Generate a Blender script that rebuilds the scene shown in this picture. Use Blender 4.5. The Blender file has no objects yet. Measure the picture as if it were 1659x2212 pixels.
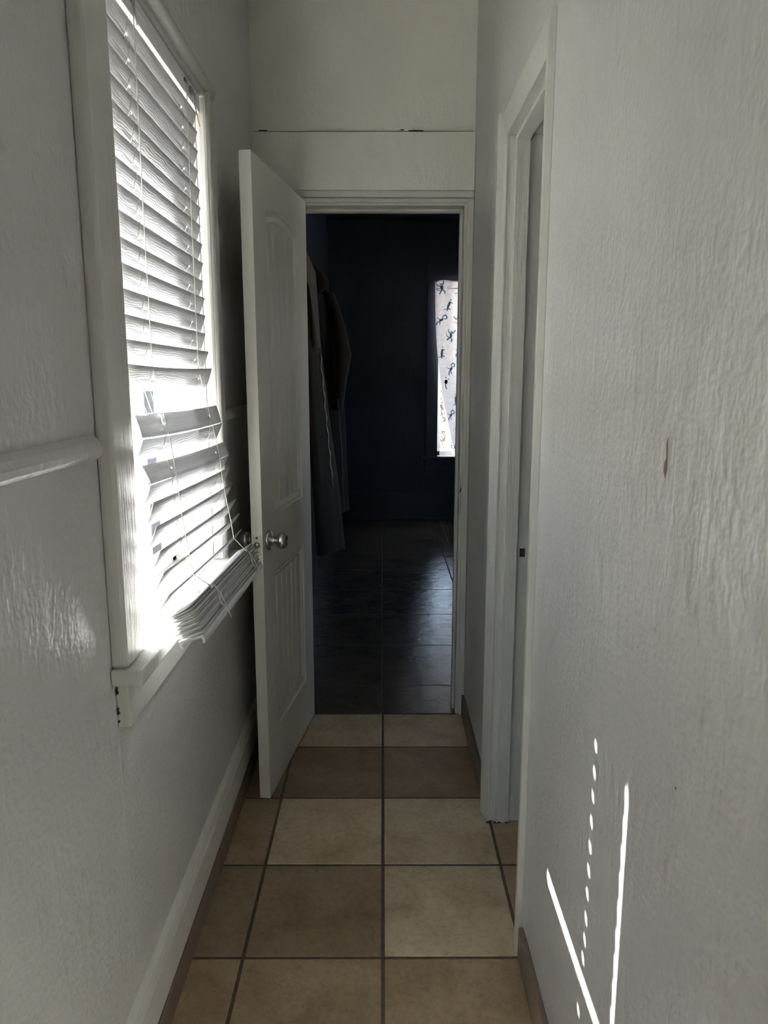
import bpy, bmesh, math, random
from mathutils import Vector, Matrix
random.seed(7)
PI = math.pi
S = bpy.context.scene
C = S.collection

# ------------------------------------------------------------------ camera
CAMH = 1.40
F_PX, W_PX, H_PX = 1583.0, 1659.0, 2212.0
PITCH = math.atan((1106 - 815) / F_PX)
cam_d = bpy.data.cameras.new('camera')
cam_d.sensor_fit = 'VERTICAL'
cam_d.sensor_height = 36.0
cam_d.lens = 36.0 * F_PX / H_PX
cam_d.clip_start = 0.02
cam = bpy.data.objects.new('camera', cam_d)
C.objects.link(cam)
cam.location = (0, 0, CAMH)
cam.rotation_euler = (PI / 2 - PITCH, 0, -0.0016)
S.camera = cam

# ------------------------------------------------------------------ sky, sun, exposure
SUN_TRAVEL = Vector((0.83, -0.415, -1.0)).normalized()
world = bpy.data.worlds.new('sky')
S.world = world
world.use_nodes = True
wn = world.node_tree
wn.nodes.clear()
w_out = wn.nodes.new('ShaderNodeOutputWorld')
w_bg = wn.nodes.new('ShaderNodeBackground')
w_sky = wn.nodes.new('ShaderNodeTexSky')
w_sky.sky_type = 'NISHITA'
w_sky.sun_disc = False
w_sky.sun_elevation = math.asin(-SUN_TRAVEL.z)
w_sky.sun_rotation = math.atan2(-SUN_TRAVEL.x, -SUN_TRAVEL.y)
w_sky.air_density = 1.0
w_sky.dust_density = 2.0
w_hsv = wn.nodes.new('ShaderNodeHueSaturation')
w_hsv.inputs['Saturation'].default_value = 0.8
wn.links.new(w_sky.outputs[0], w_hsv.inputs['Color'])
wn.links.new(w_hsv.outputs[0], w_bg.inputs['Color'])
w_bg.inputs['Strength'].default_value = 0.125
wn.links.new(w_bg.outputs[0], w_out.inputs['Surface'])

sun_d = bpy.data.lights.new('sun', 'SUN')
sun_d.energy = 8.0
sun_d.angle = math.radians(0.55)
sun_d.color = (1.0, 0.96, 0.9)
sun = bpy.data.objects.new('sun', sun_d)
C.objects.link(sun)
sun.location = (-4, 3, 6)
sun.rotation_euler = SUN_TRAVEL.to_track_quat('-Z', 'Y').to_euler()

S.view_settings.view_transform = 'Standard'
S.view_settings.look = 'None'
S.view_settings.gamma = 1.0
S.view_settings.use_curve_mapping = False
S.view_settings.exposure = 3.88
S.cycles.use_denoising = True
S.cycles.max_bounces = 8
S.cycles.diffuse_bounces = 5
S.cycles.glossy_bounces = 3
S.cycles.use_adaptive_sampling = True
S.cycles.adaptive_threshold = 0.06
S.cycles.transparent_max_bounces = 16
S.cycles.sample_clamp_indirect = 12.0
S.cycles.caustics_reflective = False
S.cycles.caustics_refractive = False

# ------------------------------------------------------------------ materials
def new_mat(name):
    m = bpy.data.materials.new(name)
    m.use_nodes = True
    nt = m.node_tree
    b = nt.nodes['Principled BSDF']
    return m, nt, b

def coords(nt, scale=(1, 1, 1), kind='world', per_object=False):
    if kind == 'world':
        g = nt.nodes.new('ShaderNodeNewGeometry'); src = g.outputs['Position']
    else:
        g = nt.nodes.new('ShaderNodeTexCoord'); src = g.outputs['Object']
    mp = nt.nodes.new('ShaderNodeMapping')
    mp.inputs['Scale'].default_value = scale
    nt.links.new(src, mp.inputs['Vector'])
    if per_object:
        oi = nt.nodes.new('ShaderNodeObjectInfo')
        ml = nt.nodes.new('ShaderNodeMath'); ml.operation = 'MULTIPLY'; ml.inputs[1].default_value = 37.0
        nt.links.new(oi.outputs['Random'], ml.inputs[0])
        cb = nt.nodes.new('ShaderNodeCombineXYZ')
        nt.links.new(ml.outputs[0], cb.inputs[0]); nt.links.new(ml.outputs[0], cb.inputs[1])
        nt.links.new(cb.outputs[0], mp.inputs['Location'])
    return mp.outputs['Vector']

def noise(nt, vec, scale, detail=4, rough=0.55, dist=0.0):
    n = nt.nodes.new('ShaderNodeTexNoise')
    n.inputs['Scale'].default_value = scale
    n.inputs['Detail'].default_value = detail
    n.inputs['Roughness'].default_value = rough
    n.inputs['Distortion'].default_value = dist
    nt.links.new(vec, n.inputs['Vector'])
    return n.outputs['Fac']

def ramp(nt, fac, stops):
    r = nt.nodes.new('ShaderNodeValToRGB')
    e = r.color_ramp.elements
    while len(e) < len(stops): e.new(0.5)
    for k, (p, c) in enumerate(stops):
        e[k].position = p
        e[k].color = (c, c, c, 1) if not hasattr(c, '__len__') else (*c, 1)
    nt.links.new(fac, r.inputs['Fac'])
    return r.outputs['Color']

def math_n(nt, op, a, b):
    m = nt.nodes.new('ShaderNodeMath'); m.operation = op
    for k, v in enumerate((a, b)):
        if hasattr(v, 'links'): nt.links.new(v, m.inputs[k])
        else: m.inputs[k].default_value = v
    return m.outputs[0]

def add_bump(nt, b, height, strength, dist, prev=None):
    bp = nt.nodes.new('ShaderNodeBump')
    bp.inputs['Strength'].default_value = strength
    bp.inputs['Distance'].default_value = dist
    nt.links.new(height, bp.inputs['Height'])
    if prev is not None: nt.links.new(prev, bp.inputs['Normal'])
    nt.links.new(bp.outputs[0], b.inputs['Normal'])
    return bp.outputs[0]

def plain(name, col, rough=0.5, metal=0.0, var=0.06, scale=20, spec=0.5, bump=0.0, bscale=60):
    m, nt, b = new_mat(name)
    v = coords(nt)
    f = noise(nt, v, scale)
    lo = tuple(max(0, c * (1 - var)) for c in col); hi = tuple(min(1, c * (1 + var)) for c in col)
    nt.links.new(ramp(nt, f, [(0.3, lo), (0.7, hi)]), b.inputs['Base Color'])
    b.inputs['Roughness'].default_value = rough
    b.inputs['Metallic'].default_value = metal
    b.inputs['Specular IOR Level'].default_value = spec
    if bump: add_bump(nt, b, noise(nt, v, bscale, 3), bump, 0.002)
    return m

def plaster(name, col, rough=0.28, strength=0.66):
    """thick gloss paint over hand-trowelled plaster: pits, blobs and vertical brush drags"""
    m, nt, b = new_mat(name)
    v = coords(nt)
    vs = coords(nt, (1, 1, 0.33))
    f = noise(nt, v, 3.0, 5)
    lo = tuple(c * 0.95 for c in col)
    nt.links.new(ramp(nt, f, [(0.3, lo), (0.7, col)]), b.inputs['Base Color'])
    b.inputs['Roughness'].default_value = rough
    drag = noise(nt, vs, 38, 2, 0.55)
    peel = noise(nt, v, 85, 1, 0.5)
    big = noise(nt, v, 9, 1)
    n1 = add_bump(nt, b, big, 0.30 * strength, 0.02)
    n1 = add_bump(nt, b, noise(nt, vs, 22, 2, 0.6, 0.8), 0.5 * strength, 0.008, n1)
    n2 = add_bump(nt, b, drag, 0.7 * strength, 0.0042, n1)
    add_bump(nt, b, peel, 0.85 * strength, 0.003, n2)
    return m

def gloss_wood(name, col, rough=0.45, strength=0.8):
    """brushed gloss paint over old wood, brush marks run vertically"""
    m, nt, b = new_mat(name)
    v = coords(nt)
    vs = coords(nt, (1, 1, 0.06))
    f = noise(nt, v, 6, 4)
    nt.links.new(ramp(nt, f, [(0.3, tuple(c * 0.93 for c in col)), (0.7, col)]), b.inputs['Base Color'])
    b.inputs['Roughness'].default_value = rough
    h = math_n(nt, 'ADD', noise(nt, vs, 120, 4, 0.6), math_n(nt, 'MULTIPLY', noise(nt, v, 40, 3), 0.7))
    add_bump(nt, b, h, strength, 0.002)
    return m

M = {}
WALLC = (0.585, 0.588, 0.580)
M['wall'] = plaster('wall_paint', WALLC)
M['wall_low'] = plaster('end_wall_paint', (0.77, 0.765, 0.70), 0.42, 0.5)
M['trim'] = gloss_wood('trim_paint', (0.60, 0.598, 0.565))
M['board'] = plain('board_paint', (0.64, 0.635, 0.60), 0.38, 0, 0.04, 8, bump=0.15, bscale=50)
M['door'] = plain('door_paint', (0.64, 0.63, 0.585), 0.42, 0, 0.04, 5, bump=0.12, bscale=160)
M['chip'] = plain('chipped_paint_dark', (0.03, 0.022, 0.016), 0.8)
M['gouge'] = plain('bare_plaster_gouge', (0.19, 0.13, 0.10), 0.9)
M['seam'] = plain('seam_dirt_shadow', (0.30, 0.27, 0.22), 0.9)
M['navy'] = plaster('navy_wall_paint', (0.036, 0.050, 0.080), 0.45, 0.3)
M['navy_trim'] = plain('navy_trim_paint', (0.036, 0.044, 0.066), 0.35)
M['grout'] = plain('grout', (0.095, 0.076, 0.056), 0.9, 0, 0.3, 40, bump=0.4)
M['steel'] = plain('brushed_steel', (0.55, 0.54, 0.52), 0.27, 1.0, 0.05)
M['steel_dark'] = plain('worn_steel', (0.32, 0.31, 0.29), 0.35, 1.0, 0.15, 80)
M['latch'] = plain('dull_nickel', (0.62, 0.60, 0.56), 0.45, 0.55, 0.08, 90)
M['pvc'] = plain('white_vinyl_frame', (0.8, 0.81, 0.83), 0.35, 0, 0.02)
M['gasket'] = plain('dark_gasket', (0.015, 0.02, 0.035), 0.6)
M['cord'] = plain('blind_cord', (0.70, 0.69, 0.66), 0.8)
M['ceiling'] = plaster('ceiling_paint', (0.76, 0.74, 0.69), 0.6, 0.3)
M['ground'] = plain('pale_dry_ground', (0.52, 0.48, 0.42), 0.95, 0, 0.15, 2, bump=0.4)
M['concrete'] = plain('porch_concrete', (0.5, 0.48, 0.45), 0.9, 0, 0.1)
M['rail_white'] = plain('white_rail_paint', (0.8, 0.8, 0.8), 0.4)
M['brick'] = plain('pale_red_brick', (0.5, 0.34, 0.30), 0.85, 0, 0.2, 30, bump=0.4)
M['mortar'] = plain('mortar', (0.6, 0.58, 0.55), 0.9)
M['leaf'] = plain('grey_green_leaf', (0.055, 0.065, 0.045), 0.6, 0, 0.4, 15)
M['bark'] = plain('bark', (0.16, 0.12, 0.09), 0.9)
M['pink'] = plain('pink_petal', (0.35, 0.06, 0.12), 0.6)

def tile_mat(name, c1, c2, c3, rough, spec, bumps, rvar=0.12):
    m, nt, b = new_mat(name)
    v = coords(nt, (1, 1, 1), 'object', True)
    cl = noise(nt, v, 6, 5, 0.6, 0.8)
    vein = noise(nt, v, 60, 6, 0.75, 0.5)
    base = ramp(nt, cl, [(0.30, c1), (0.52, c2), (0.74, c3)])
    vn = ramp(nt, vein, [(0.34, 0.72), (0.50, 1.0), (0.70, 1.14)])
    mx = nt.nodes.new('ShaderNodeMix'); mx.data_type = 'RGBA'; mx.blend_type = 'MULTIPLY'
    mx.inputs['Factor'].default_value = 0.8
    nt.links.new(base, mx.inputs['A']); nt.links.new(vn, mx.inputs['B'])
    nt.links.new(mx.outputs['Result'], b.inputs['Base Color'])
    nt.links.new(ramp(nt, cl, [(0.3, rough), (0.7, rough + rvar)]), b.inputs['Roughness'])
    b.inputs['Specular IOR Level'].default_value = spec
    h = math_n(nt, 'ADD', noise(nt, v, 14, 4, 0.6, 1.2), math_n(nt, 'MULTIPLY', vein, 0.3))
    add_bump(nt, b, h, bumps, 0.004)
    return m

M['tile_light'] = tile_mat('light_beige_tile', (0.427, 0.332, 0.213), (0.573, 0.470, 0.323), (0.671, 0.567, 0.409), 0.5, 0.4, 0.12)
M['tile_mid'] = tile_mat('mid_brown_tile', (0.293, 0.213, 0.128), (0.384, 0.290, 0.181), (0.458, 0.354, 0.226), 0.45, 0.4, 0.12)
M['tile_dark'] = tile_mat('dark_brown_tile', (0.213, 0.155, 0.098), (0.287, 0.215, 0.137), (0.354, 0.268, 0.177), 0.45, 0.4, 0.12)
M['tile_base'] = tile_mat('brown_base_tile', (0.14, 0.105, 0.075), (0.19, 0.15, 0.11), (0.25, 0.2, 0.155), 0.5, 0.4, 0.15)
M['slate'] = tile_mat('dark_slate_tile', (0.075, 0.062, 0.05), (0.105, 0.088, 0.07), (0.125, 0.107, 0.087), 0.13, 0.5, 0.5, 0.05)

def slat_mat():
    m, nt, b = new_mat('embossed_white_slat')
    v = coords(nt, (9, 2.2, 9), 'world', True)
    w = nt.nodes.new('ShaderNodeTexWave')
    w.wave_type = 'BANDS'; w.bands_direction = 'Z'
    w.inputs['Scale'].default_value = 7.5
    w.inputs['Distortion'].default_value = 9.0
    w.inputs['Detail'].default_value = 2.0
    w.inputs['Detail Scale'].default_value = 1.1
    nt.links.new(v, w.inputs['Vector'])
    b.inputs['Base Color'].default_value = (0.74, 0.74, 0.755, 1)
    b.inputs['Roughness'].default_value = 0.38
    nrm = add_bump(nt, b, w.outputs['Fac'], 0.28, 0.0012)
    tr = nt.nodes.new('ShaderNodeBsdfTranslucent')
    tr.inputs['Color'].default_value = (0.80, 0.82, 0.86, 1)
    nt.links.new(nrm, tr.inputs['Normal'])
    mx = nt.nodes.new('ShaderNodeMixShader'); mx.inputs[0].default_value = 0.10
    nt.links.new(b.outputs[0], mx.inputs[1]); nt.links.new(tr.outputs[0], mx.inputs[2])
    nt.links.new(mx.outputs[0], nt.nodes['Material Output'].inputs['Surface'])
    return m
M['slat'] = slat_mat()

def cloth(name, col, trans=0.0, rough=0.9, bscale=400):
    m, nt, b = new_mat(name)
    v = coords(nt)
    f = noise(nt, v, 30, 4)
    nt.links.new(ramp(nt, f, [(0.3, tuple(c * 0.8 for c in col)), (0.7, col)]), b.inputs['Base Color'])
    b.inputs['Roughness'].default_value = rough
    b.inputs['Sheen Weight'].default_value = 0.15
    add_bump(nt, b, noise(nt, v, bscale, 2), 0.3, 0.001)
    if trans:
        tr = nt.nodes.new('ShaderNodeBsdfTranslucent')
        tr.inputs['Color'].default_value = (*col, 1)
        mx = nt.nodes.new('ShaderNodeMixShader'); mx.inputs[0].default_value = trans
        nt.links.new(b.outputs[0], mx.inputs[1]); nt.links.new(tr.outputs[0], mx.inputs[2])
        nt.links.new(mx.outputs[0], nt.nodes['Material Output'].inputs['Surface'])
    return m
M['curtain'] = cloth('white_curtain_cotton', (0.80, 0.79, 0.86), 0.2)
M['print_blue'] = cloth('turquoise_print', (0.10, 0.36, 0.56), 0.2)
M['print_purple'] = cloth('purple_print', (0.06, 0.03, 0.20), 0.2)
M['coat_black'] = cloth('black_wool', (0.012, 0.011, 0.012))
M['coat_grey'] = cloth('grey_brown_fleece', (0.075, 0.063, 0.055), bscale=150)
M['coat_brown'] = cloth('dark_brown_cloth', (0.026, 0.018, 0.016))
M['lapel'] = cloth('light_grey_lining', (0.20, 0.195, 0.20))
M['lace'] = plain('glinting_lace', (0.42, 0.34, 0.28), 0.35, 0.4, 0.3, 200)

def glass_mat():
    m, nt, b = new_mat('window_glass')
    nt.nodes.remove(b)
    t = nt.nodes.new('ShaderNodeBsdfTransparent'); t.inputs[0].default_value = (0.95, 0.97, 0.97, 1)
    g = nt.nodes.new('ShaderNodeBsdfGlossy'); g.inputs['Roughness'].default_value = 0.03
    mx = nt.nodes.new('ShaderNodeMixShader'); mx.inputs[0].default_value = 0.06
    nt.links.new(t.outputs[0], mx.inputs[1]); nt.links.new(g.outputs[0], mx.inputs[2])
    nt.links.new(mx.outputs[0], nt.nodes['Material Output'].inputs['Surface'])
    return m
M['glass'] = glass_mat()

# ------------------------------------------------------------------ mesh helpers
def wloc(o):
    p = Vector((0, 0, 0))
    while o is not None:
        p = p + o.location; o = o.parent
    return p

def link_mesh(name, verts, faces, mat, parent=None, smooth=False, local=False, bevel=0.0, seg=2, doubles=False):
    """verts in world metres (or in the parent's frame when local); the origin goes to the piece's base centre"""
    vs = [Vector(v) for v in verts]
    lo = Vector([min(v[k] for v in vs) for k in range(3)]); hi = Vector([max(v[k] for v in vs) for k in range(3)])
    org = Vector(((lo.x + hi.x) / 2, (lo.y + hi.y) / 2, lo.z))
    me = bpy.data.meshes.new(name)
    bm = bmesh.new()
    bv = [bm.verts.new(v - org) for v in vs]
    for f in faces:
        try: bm.faces.new([bv[i] for i in f])
        except ValueError: pass
    if doubles: bmesh.ops.remove_doubles(bm, verts=bm.verts, dist=1e-5)
    bmesh.ops.recalc_face_normals(bm, faces=bm.faces)
    if bevel:
        bmesh.ops.bevel(bm, geom=[e for e in bm.edges if len(e.link_faces) == 2 and e.calc_face_angle(0) > 0.5],
                        offset=bevel, segments=seg, profile=0.6, affect='EDGES', clamp_overlap=True)
    bm.to_mesh(me); bm.free()
    me.materials.append(M[mat] if isinstance(mat, str) else mat)
    if smooth:
        for p in me.polygons: p.use_smooth = True
    o = bpy.data.objects.new(name, me)
    C.objects.link(o)
    if parent is not None:
        o.parent = parent
        o.location = org if local else org - wloc(parent)
    else:
        o.location = org
    return o

BOXF = [(0, 1, 3, 2), (4, 6, 7, 5), (0, 4, 5, 1), (2, 3, 7, 6), (0, 2, 6, 4), (1, 5, 7, 3)]
def boxv(lo, hi):
    return [(x, y, z) for x in (lo[0], hi[0]) for y in (lo[1], hi[1]) for z in (lo[2], hi[2])]
def box(name, lo, hi, mat, parent=None, bevel=0.0, local=False, seg=2):
    return link_mesh(name, boxv(lo, hi), BOXF, mat, parent, local=local, bevel=bevel, seg=seg)
def boxes(name, lst, mat, parent=None):
    V, Fc = [], []
    for lo, hi in lst:
        n = len(V); V += boxv(lo, hi); Fc += [tuple(i + n for i in f) for f in BOXF]
    return link_mesh(name, V, Fc, mat, parent)
def prism(name, poly, axis, a, b, mat, parent=None, bevel=0.0, smooth=False, local=False):
    """extrude a 2-D polygon along an axis: axis 'y' -> poly (x,z); 'x' -> (y,z); 'z' -> (x,y)"""
    def P(p, t):
        return {'y': (p[0], t, p[1]), 'x': (t, p[0], p[1]), 'z': (p[0], p[1], t)}[axis]
    n = len(poly)
    V = [P(p, a) for p in poly] + [P(p, b) for p in poly]
    Fc = [tuple(range(n)), tuple(range(2 * n - 1, n - 1, -1))] + [(i, (i + 1) % n, n + (i + 1) % n, n + i) for i in range(n)]
    return link_mesh(name, V, Fc, mat, parent, smooth=smooth, bevel=bevel, local=local)
def tube(name, path, r, mat, parent=None, n=6, local=False, smooth=True, closed_ends=True):
    path = [Vector(p) for p in path]
    V, Fc = [], []
    for i, p in enumerate(path):
        t = (path[min(i + 1, len(path) - 1)] - path[max(i - 1, 0)]).normalized()
        ref = Vector((0, 0, 1)) if abs(t.z) < 0.9 else Vector((1, 0, 0))
        a = t.cross(ref).normalized(); b = t.cross(a)
        rr = r[i] if hasattr(r, '__len__') else r
        for k in range(n):
            an = 2 * PI * k / n
            V.append(p + a * (rr * math.cos(an)) + b * (rr * math.sin(an)))
    for i in range(len(path) - 1):
        for k in range(n):
            Fc.append((i * n + k, i * n + (k + 1) % n, (i + 1) * n + (k + 1) % n, (i + 1) * n + k))
    if closed_ends:
        Fc.append(tuple(range(n))); Fc.append(tuple(range((len(path) - 1) * n, len(path) * n)))
    return link_mesh(name, V, Fc, mat, parent, smooth=smooth, local=local)
def lathe(name, prof, org, axis, mat, parent=None, n=28, local=False):
    """prof: list of (distance along axis, radius)"""
    axis = Vector(axis).normalized(); org = Vector(org)
    ref = Vector((0, 0, 1)) if abs(axis.z) < 0.9 else Vector((1, 0, 0))
    a = axis.cross(ref).normalized(); b = axis.cross(a)
    V, Fc = [], []
    for t, r in prof:
        for k in range(n):
            an = 2 * PI * k / n
            V.append(org + axis * t + a * (r * math.cos(an)) + b * (r * math.sin(an)))
    for i in range(len(prof) - 1):
        for k in range(n):
            Fc.append((i * n + k, i * n + (k + 1) % n, (i + 1) * n + (k + 1) % n, (i + 1) * n + k))
    Fc.append(tuple(range(n))); Fc.append(tuple(range((len(prof) - 1) * n, len(prof) * n)))
    return link_mesh(name, V, Fc, mat, parent, smooth=True, local=local)
def tag(o, label=None, cat=None, group=None, kind=None):
    for k, v in (('label', label), ('category', cat), ('group', group), ('kind', kind)):
        if v: o[k] = v
    return o
def empty(name, loc, rz=0.0):
    o = bpy.data.objects.new(name, None)
    o.empty_display_size = 0.1
    C.objects.link(o); o.location = loc; o.rotation_euler = (0, 0, rz)
    return o

# ------------------------------------------------------------------ key sizes
XL, XR = -0.480, 0.341          # hall walls
YE = 2.905                      # end wall, hall side
YE2 = 3.02                      # end wall, bedroom side
YF = 7.22                       # bedroom far wall
CEIL = 2.86
YB = -0.55                      # hall opens into the room behind the camera
BX0, BX1 = -0.512, 2.2         # bedroom side walls
P = 0.3475                      # hall tile pitch (rows)
PX = 0.3435
WIN = (1.33, 2.02, 0.892, 2.10)  # hall window opening y0,y1,z0,z1

# ------------------------------------------------------------------ floor
floor = boxes('floor', [((-2.0, -4.12, -0.12), (2.05, YB + 0.12, -0.0018)), ((-0.62, YB + 0.12, -0.12), (2.05, 3.02, -0.0018)),
                        ((-0.612, 3.02, -0.12), (2.3, YF + 0.14, -0.0018))], 'grout')
tag(floor, 'tiled floor running from the hallway into the dark bedroom', 'floor', kind='structure')
tcache = {}
def tile(x0, x1, y0, y1, mat, top=0.0, g=0.0045):
    key = (round(x1 - x0, 4), round(y1 - y0, 4), mat)
    if key not in tcache:
        o = box('tile', (x0 + g, y0 + g, -0.008 + top), (x1 - g, y1 - g, top), mat, floor, bevel=0.0012, seg=1)
        tcache[key] = o
        return o
    src = tcache[key]
    o = src.copy(); C.objects.link(o); o.parent = floor
    o.location = Vector(((x0 + x1) / 2, (y0 + y1) / 2, -0.008 + top)) - wloc(floor)
    return o
ROW0 = 1.571
tone = {0: ('tile_dark', 'tile_dark', 'tile_light', 'tile_mid'), 1: ('tile_mid', 'tile_light', 'tile_light', 'tile_mid'),
        2: ('tile_dark', 'tile_dark', 'tile_dark', 'tile_dark'), 3: ('tile_mid', 'tile_light', 'tile_light', 'tile_mid'),
        -1: ('tile_mid', 'tile_mid', 'tile_mid', 'tile_dark')}
for k in range(-7, 4):
    y0 = ROW0 + k * P
    y1 = y0 + P if k < 3 else YE - 0.012
    tn = tone.get(k, ('tile_mid', random.choice(['tile_mid', 'tile_light']), 'tile_dark', 'tile_mid'))
    tile(XL, -PX, y0, y1, tn[0])
    tile(-PX, 0, y0, y1, tn[1])
    tile(0, PX, y0, y1, tn[2])
    if -3 <= k <= 2:
        for j in range(1, 5):
            tile(j * PX, (j + 1) * PX, y0, y1, tn[3] if j == 1 else random.choice(['tile_mid', 'tile_dark']))
# room behind the camera
for i in range(-6, 6):
    for k in range(-11, -7):
        tile(i * PX, (i + 1) * PX, ROW0 + k * P, ROW0 + (k + 1) * P, random.choice(['tile_mid', 'tile_light', 'tile_dark']))
# bedroom, larger slate-look tiles
PB = 0.517
yb0 = 3.185
def brow(x0, x1, y0, n, p, y_first):
    tile(x0, x1, y_first, y0, 'slate', 0.0, 0.0035)
    for k in range(n):
        b = min(y0 + (k + 1) * p, YF)
        if b - (y0 + k * p) > 0.02: tile(x0, x1, y0 + k * p, b, 'slate', 0.0, 0.0035)
brow(-0.51, -0.006, yb0, 8, PB, YE - 0.010)
brow(-0.006, 0.487, yb0, 8, PB, YE - 0.010)
brow(0.487, 0.567, 3.08, 11, 0.385, YE2)
for j in range(3):
    brow(0.567 + j * PB, 0.567 + (j + 1) * PB, 3.30, 8, PB, YE2)

# ------------------------------------------------------------------ walls and ceilings
T = 0.14
NW = (0.28, 0.82, 0.97, 1.50)     # small unseen window added for a low sun patch on the opposite wall
wl = boxes('wall_left', [((XL - T, YB, 0), (XL, NW[0], CEIL)), ((XL - T, NW[1], 0), (XL, WIN[0] - 0.02, CEIL)),
                         ((XL - T, NW[0], 0), (XL, NW[1], NW[2])), ((XL - T, NW[0], NW[3]), (XL, NW[1], CEIL)), ((XL - T, WIN[1] + 0.02, 0), (XL, YE2, CEIL)),
                         ((XL - T, WIN[0] - 0.02, 0), (XL, WIN[1] + 0.02, WIN[2] - 0.03)),
                         ((XL - T, WIN[0] - 0.02, WIN[3] + 0.02), (XL, WIN[1] + 0.02, CEIL))], 'wall')
tag(wl, 'off-white gloss-painted plaster wall holding the window with the broken blind', 'wall', kind='structure')
DR = (1.645, 2.135, 2.045)       # doorway in the right wall: y0, y1, head
TR = 0.13
wr = boxes('wall_right', [((XR, YB, 0), (XR + TR, DR[0] - 0.02, CEIL)), ((XR, DR[1] + 0.02, 0), (XR + TR, YE2, CEIL)),
                          ((XR, DR[0] - 0.02, DR[2] + 0.02), (XR + TR, DR[1] + 0.02, CEIL))], 'wall')
tag(wr, 'off-white gloss-painted plaster wall with sun streaks opposite the window', 'wall', kind='structure')
DE = (-0.325, 0.305, 2.03)       # doorway in the end wall
we = boxes('wall_far', [((XL, YE, 0), (DE[0] - 0.02, YE2, CEIL)), ((DE[1] + 0.02, YE, 0), (XR, YE2, CEIL)),
                        ((DE[0] - 0.02, YE, DE[2] + 0.02), (DE[1] + 0.02, YE2, CEIL))], 'wall_low')
tag(we, 'cream plaster wall above the open doorway at the hall end', 'wall', kind='structure')
ce = boxes('ceiling', [((-2.0, -4.12, CEIL), (2.05, YB + 0.12, CEIL + 0.12)), ((XL - T, YB + 0.12, CEIL), (2.05, YE2, CEIL + 0.12)),
                       ((BX0 - 0.1, YE2, CEIL), (BX1 + 0.1, YF + 0.14, CEIL + 0.12))], 'ceiling')
tag(ce, 'white ceiling above the hallway and its rooms', 'ceiling', kind='structure')

# room behind the camera, with a window added to light the hall
BW = (-1.75, -0.45, 0.85, 2.3)
wb = boxes('wall_back', [((-2.0, -4.12, 0), (BW[0], -4.0, CEIL)), ((BW[1], -4.12, 0), (2.0, -4.0, CEIL)),
                         ((BW[0], -4.12, 0), (BW[1], -4.0, BW[2])), ((BW[0], -4.12, BW[3]), (BW[1], -4.0, CEIL)),
                         ((-2.0, -4.0, 0), (-1.88, YB, CEIL)), ((1.88, -4.0, 0), (2.0, YB, CEIL)),
                         ((-2.0, YB, 0), (XL - T, YB + 0.12, CEIL)), ((XR + TR, YB, 0), (2.0, YB + 0.12, CEIL))], 'wall')
tag(wb, 'off-white walls of the room behind the hallway', 'wall', kind='structure')
w3 = empty('fill_window_3', (-1.15, -4.06, BW[2]))
tag(w3, 'white framed window added behind the hallway to light it', 'window', kind='structure')
for lo, hi in (((BW[0], -4.09, BW[2]), (BW[0] + 0.05, -4.03, BW[3])), ((BW[1] - 0.05, -4.09, BW[2]), (BW[1], -4.03, BW[3])),
               ((BW[0], -4.09, BW[2]), (BW[1], -4.03, BW[2] + 0.05)), ((BW[0], -4.09, BW[3] - 0.05), (BW[1], -4.03, BW[3])),
               ((-1.175, -4.09, BW[2]), (-1.125, -4.03, BW[3]))):
    box('frame_bar', lo, hi, 'pvc', w3, bevel=0.004)
for a, b in ((BW[0] + 0.05, -1.175), (-1.125, BW[1] - 0.05)):
    box('pane', (a, -4.063, BW[2] + 0.05), (b, -4.057, BW[3] - 0.05), 'glass', w3)

# side room beyond the doorway in the right wall
ws = boxes('wall_side', [((1.95, 0.6, 0), (2.05, YE2 - 0.12, CEIL)), ((XR + TR, 0.6, 0), (2.05, 0.7, CEIL)),
                         ((XR + TR, YE2 - 0.12, 0), (2.05, YE2 - 0.02, CEIL))], 'wall')
tag(ws, 'off-white walls of the side room beyond the hallway doorway', 'wall', kind='structure')

# bedroom shell (navy)
FW = (0.535, 1.45, 0.635, 2.285)     # far window opening x0,x1,z0,z1
wbl = boxes('wall_bedroom_left', [((BX0 - 0.1, YE2, 0), (BX0, YF, CEIL))], 'navy')
tag(wbl, 'dark navy bedroom wall with the hanging garments', 'wall', kind='structure')
wbf = boxes('wall_bedroom_far', [((BX0 - 0.1, YF, 0), (FW[0] - 0.02, YF + 0.14, CEIL)), ((FW[1] + 0.02, YF, 0), (BX1 + 0.1, YF + 0.14, CEIL)),
                                 ((FW[0] - 0.02, YF, 0), (FW[1] + 0.02, YF + 0.14, FW[2] - 0.02)),
                                 ((FW[0] - 0.02, YF, FW[3] + 0.02), (FW[1] + 0.02, YF + 0.14, CEIL))], 'navy')
tag(wbf, 'dark navy bedroom wall around the curtained window', 'wall', kind='structure')
SWN = (3.6, 4.2, 1.1, 1.9)  # side window opening added out of view to lighten the bedroom
wbr = boxes('wall_bedroom_right', [((BX1, YE2, 0), (BX1 + 0.1, SWN[0], CEIL)), ((BX1, SWN[1], 0), (BX1 + 0.1, YF, CEIL)), ((BX1, SWN[0], 0), (BX1 + 0.1, SWN[1], SWN[2])), ((BX1, SWN[0], SWN[3]), (BX1 + 0.1, SWN[1], CEIL)), ((XR + TR, YE2 - 0.01, 0), (BX1 + 0.1, YE2 + 0.02, CEIL)),
                                   ((DE[1] + 0.08, YE2, 0), (XR + TR, YE2 + 0.02, CEIL)), ((DE[0] - 0.08, YE2, DE[2] + 0.08), (DE[1] + 0.08, YE2 + 0.02, CEIL))], 'navy')
tag(wbr, 'dark navy bedroom walls out of sight beside the doorway', 'wall', kind='structure')
w4 = empty('fill_window_4', (BX1 + 0.05, 3.9, SWN[2]))
tag(w4, 'unseen side window added to brighten the navy bedroom', 'window', kind='structure')
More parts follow.
